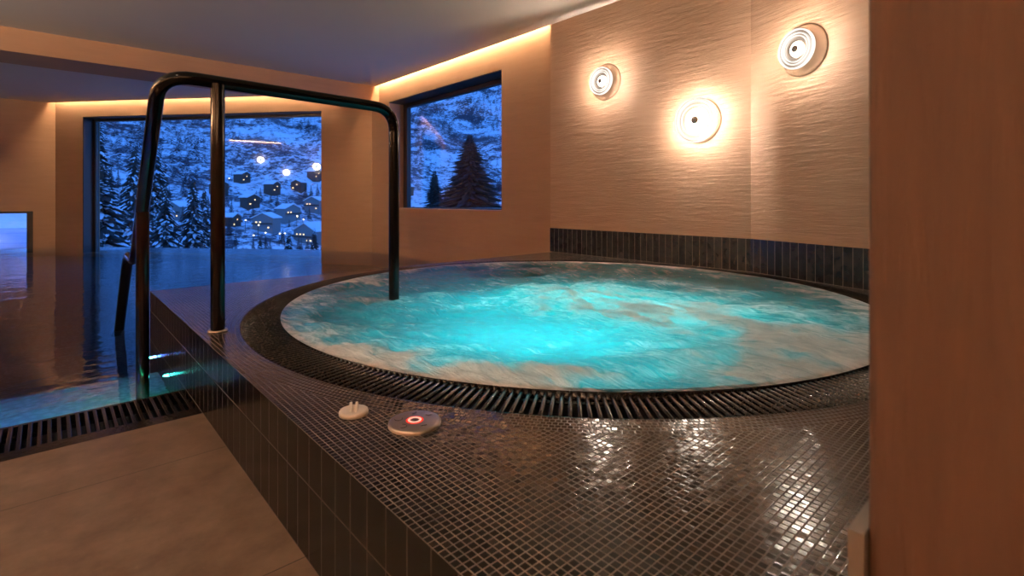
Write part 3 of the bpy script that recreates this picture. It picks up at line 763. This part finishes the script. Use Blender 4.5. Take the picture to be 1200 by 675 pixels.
# hillside trees
spots = [(20.6, 300, 2), (16.4, 312, 1), (18.4, 345, 1), (21.0, 372, 1), (13.2, 330, 0), (14.9, 362, 0), (11.2, 318, 0), (16.9, 400, 0), (19.4, 418, 0), (20.9, 440, 0), (14.2, 425, 0), (9.0, 345, 1), (5.4, 352, 0), (7.3, 400, 0), (12.2, 392, 0), (30.3, 385, 0), (2.9, 330, 0)]
rnd = random.Random(5); first = None; trees = []; xy = []
while len(trees) < 1900:
    az = rnd.uniform(-1, 45); r = rnd.uniform(270, 800)
    dens = mn.fractal(Vector((az*.20, r*.012, 3)), 1, 2, 4)
    thr = -.08
    if az < 11: thr = -.55
    if az > 14 and 420 < r < 560: thr = .45
    if az > 15 and r > 600: thr = -.15
    if 280 < r < 420 and az > 12: thr = .10
    if dens < thr and rnd.random() > .05: continue
    X_, Y_ = r*sin(R(az)), r*cos(R(az))
    if any(abs(X_-q_*sin(R(p_))) < 13 and abs(Y_-q_*cos(R(p_))) < 13 for p_, q_, _k in spots): continue
    if any((X_-u_)**2+(Y_-v_)**2 < 16 for u_, v_ in xy): continue
    xy.append((X_, Y_))
    trees.append((r, az, rnd.uniform(6, 13)*(1 if r > 400 else .8)))
trees.sort()
for i, (r, az, h) in enumerate(trees[:290]):
    if first is None:
        first = conifer('hillside_conifer', 'tiny dark conifer on the far snowy hillside', 12, 60, 'conifer_far', 21, pol(az, r, -.4), 'conifers on the far hillside', .24); c = first
    else: c = copy_tree(first)
    c.location = pol(az, r, -.5); c.scale = (h/12,)*3; c.rotation_euler.z = i
_, fb = conifer_mesh('x', 12, 22, 0, None, 5, .26)
m = MB()
for i, (r, az, h) in enumerate(trees[290:]):
    x, y, z = pol(az, r, -.5); k = h/12; ca, sa = cos(i)*k, sin(i)*k
    m.add([(x+a*ca-b*sa, y+a*sa+b*ca, z+c*k) for a, b, c in fb.v], fb.f)
tag(m.build('distant_forest', 'conifer_far'), 'dark forest scattered over the far snowy mountainside', 'forest', None, 'stuff')
# chalets
def chalet(label, w, d, h, mat, seed, wins):
    t = thing('chalet', label, 'house', (0, 0, 0), (0, 0, 0), 'chalets of the village across the valley')
    m = MB(); m.box(-w/2, w/2, -d/2, d/2, -4, h)
    m.add([(-w/2, -d/2, h), (w/2, -d/2, h), (0, -d/2, h+w*.22), (-w/2, d/2, h), (w/2, d/2, h), (0, d/2, h+w*.22)], [(0, 1, 2), (3, 5, 4)])
    m.build('walls', mat, t)
    t.scale = (.72, .72, .72); m = MB(); o = 1.0; k = .44
    for s_ in (-1, 1):
        X = s_*(w/2+o); z = h-o*k
        vs = [(0, -d/2-o, h+w*.22), (X, -d/2-o, z), (X, d/2+o, z), (0, d/2+o, h+w*.22)]
        m.add(vs+[(x, y, zz+.7) for x, y, zz in vs], [(0, 1, 2, 3), (7, 6, 5, 4), (0, 4, 5, 1), (1, 5, 6, 2), (2, 6, 7, 3)])
    m.build('snowy_roof', 'snow', t)
    m = MB(); m.box(-w/2-.2, w/2+.2, -d/2-1.3, -d/2, h*.45, h*.45+.25); m.box(-w/2-.2, w/2+.2, -d/2-1.3, -d/2-1.2, h*.45+.25, h*.45+1.1); m.build('balcony', 'timber', t)
    for x, z, ww_ in wins:
        m = MB(); m.box(x-ww_/2, x+ww_/2, -d/2-.06, -d/2+.02, z, z+1.0); m.build('window', 'lit', t)
    return t
protos = [chalet('dark timber chalet with a snowy roof and lit windows on the far hillside', 12, 10, 7.5, 'timber', 1, [(-3.5, 1.2, 1.6), (1.0, 4.8, 1.2)]),
          chalet('grey rendered chalet with a snowy roof and one row of lit windows', 16, 11, 9, 'render', 2, [(-5, 5.2, 1.4), (-2, 5.2, 1.4), (4.5, 1.2, 1.4)]),
          chalet('wide grey house with a snowy roof and a long row of lit windows', 26, 12, 9, 'render', 3, [(-9, 5.8, 1.6), (-5, 5.8, 1.6), (-1, 5.8, 1.6), (7, 1.4, 2.2), (3, 1.4, 1.6)])]
used = set()
for i, (az, r, k) in enumerate(spots):
    t = protos[k] if k not in used else copy_tree(protos[k]); used.add(k)
    t.location = pol(az, r, .6); t.rotation_euler.z = -R(az)+rnd.choice((-1, 1))*rnd.uniform(.5, 1.2)
# street lamps
sl = thing('street_lamp', 'tiny lit street lamp in the village across the valley', 'street lamp', (0, 0, 0), (0, 0, 0), 'street lamps of the village')
m = MB(); m.tube([(0, 0, 0), (0, 0, 6), (0, -.8, 6.4)], .12, 6); m.build('pole', 'window_metal', sl)
m = MB(); m.lathe([(.001, 6.0), (.42, 6.15), (.42, 6.35), (.001, 6.6)], 10, (0, -.9, 0)); m.build('lantern', 'street', sl)
ls = [(14.5+.6*i+rnd.uniform(-.2, .2), 285+rnd.uniform(-8, 40)) for i in range(11)]+[(rnd.uniform(3, 12), rnd.uniform(300, 380)) for i in range(7)]+[(rnd.uniform(13, 21), rnd.uniform(380, 430)) for i in range(4)]
ls = [(a_, r_) for a_, r_ in ls if all(hypot(r_*sin(R(a_))-q*sin(R(p_)), r_*cos(R(a_))-q*cos(R(p_))) > 13 for p_, q, _ in spots)]
for i, (az, r) in enumerate(ls):
    t = sl if i == 0 else copy_tree(sl); t.location = pol(az, r, .3)
# outdoor pool outside the low opening
M['out_water'] = None
t = NT('steaming outdoor pool water'); v = t.pos()
wv = t.noise(t.mapping(v, (1.5, 7, 1), (0, 0, R(10))), 1.0, 5, 0.6, 1.0)
M['out_water'] = t.pbr(t.mixc(t.ramp(wv, [(.35, 0.0), (.7, 1.0)]), (0.16, 0.20, 0.48), (0.66, 0.68, 0.85)), 0.25, 0, t.bump(wv, .5, .05))
m = MB(); m.box(-5, 0.15, YF+.31, 19, -.2, -.04); tag(m.build('outdoor_pool_water', 'out_water'), 'bright lavender blue outdoor pool water beyond the low opening', 'water', None, 'stuff')
m = MB(); nn_ = 30
vs = [(-5.5+6*i/nn_, 19+j_*.5, (-.1+.55*math.sin(min(1, j_/6)*pi/2)+.12*mn.noise(Vector((i*.4, j_*.5, 0)))) if j_ < 9 else -4) for j_ in range(10) for i in range(nn_+1)]
m.add(vs, [(j_*(nn_+1)+i, j_*(nn_+1)+i+1, (j_+1)*(nn_+1)+i+1, (j_+1)*(nn_+1)+i) for j_ in range(9) for i in range(nn_)], None, True)
tag(m.build('snow_bank', 'snow'), 'low snow bank behind the outdoor pool', 'snow', None, 'stuff')
light('outdoor_pool_lamp', 'POINT', (-1.4, 13.0, 1.3), 30, (.42, .48, 1.0), None, shadow_soft_size=.15)
light('outdoor_pool_lamp', 'POINT', (-1.2, 17.5, 1.5), 38, (.50, .50, 1.0), None, shadow_soft_size=.15)

# ------------------------------------------------------------------ world, colour
W = bpy.data.worlds.new('dusk'); S.world = W; W.use_nodes = True
nt = W.node_tree; bg = nt.nodes['Background']
tc = nt.nodes.new('ShaderNodeTexCoord'); sp = nt.nodes.new('ShaderNodeSeparateXYZ'); rp = nt.nodes.new('ShaderNodeValToRGB')
nt.links.new(tc.outputs['Generated'], sp.inputs[0]); nt.links.new(sp.outputs[2], rp.inputs[0]); nt.links.new(rp.outputs[0], bg.inputs[0])
rp.color_ramp.elements[0].color = (0.07, 0.27, 0.80, 1); rp.color_ramp.elements[1].color = (0.04, 0.17, 0.66, 1)
bg.inputs[1].default_value = 1.05
S.view_settings.view_transform = 'Standard'; S.view_settings.look = 'None'; S.view_settings.gamma = 1; S.view_settings.use_curve_mapping = False
S.view_settings.exposure = 1.15
cy = S.cycles
cy.max_bounces = 10; cy.diffuse_bounces = 5; cy.glossy_bounces = 5; cy.transmission_bounces = 8; cy.transparent_max_bounces = 12
cy.caustics_reflective = False; cy.caustics_refractive = False; cy.sample_clamp_indirect = 4; cy.blur_glossy = 0.5
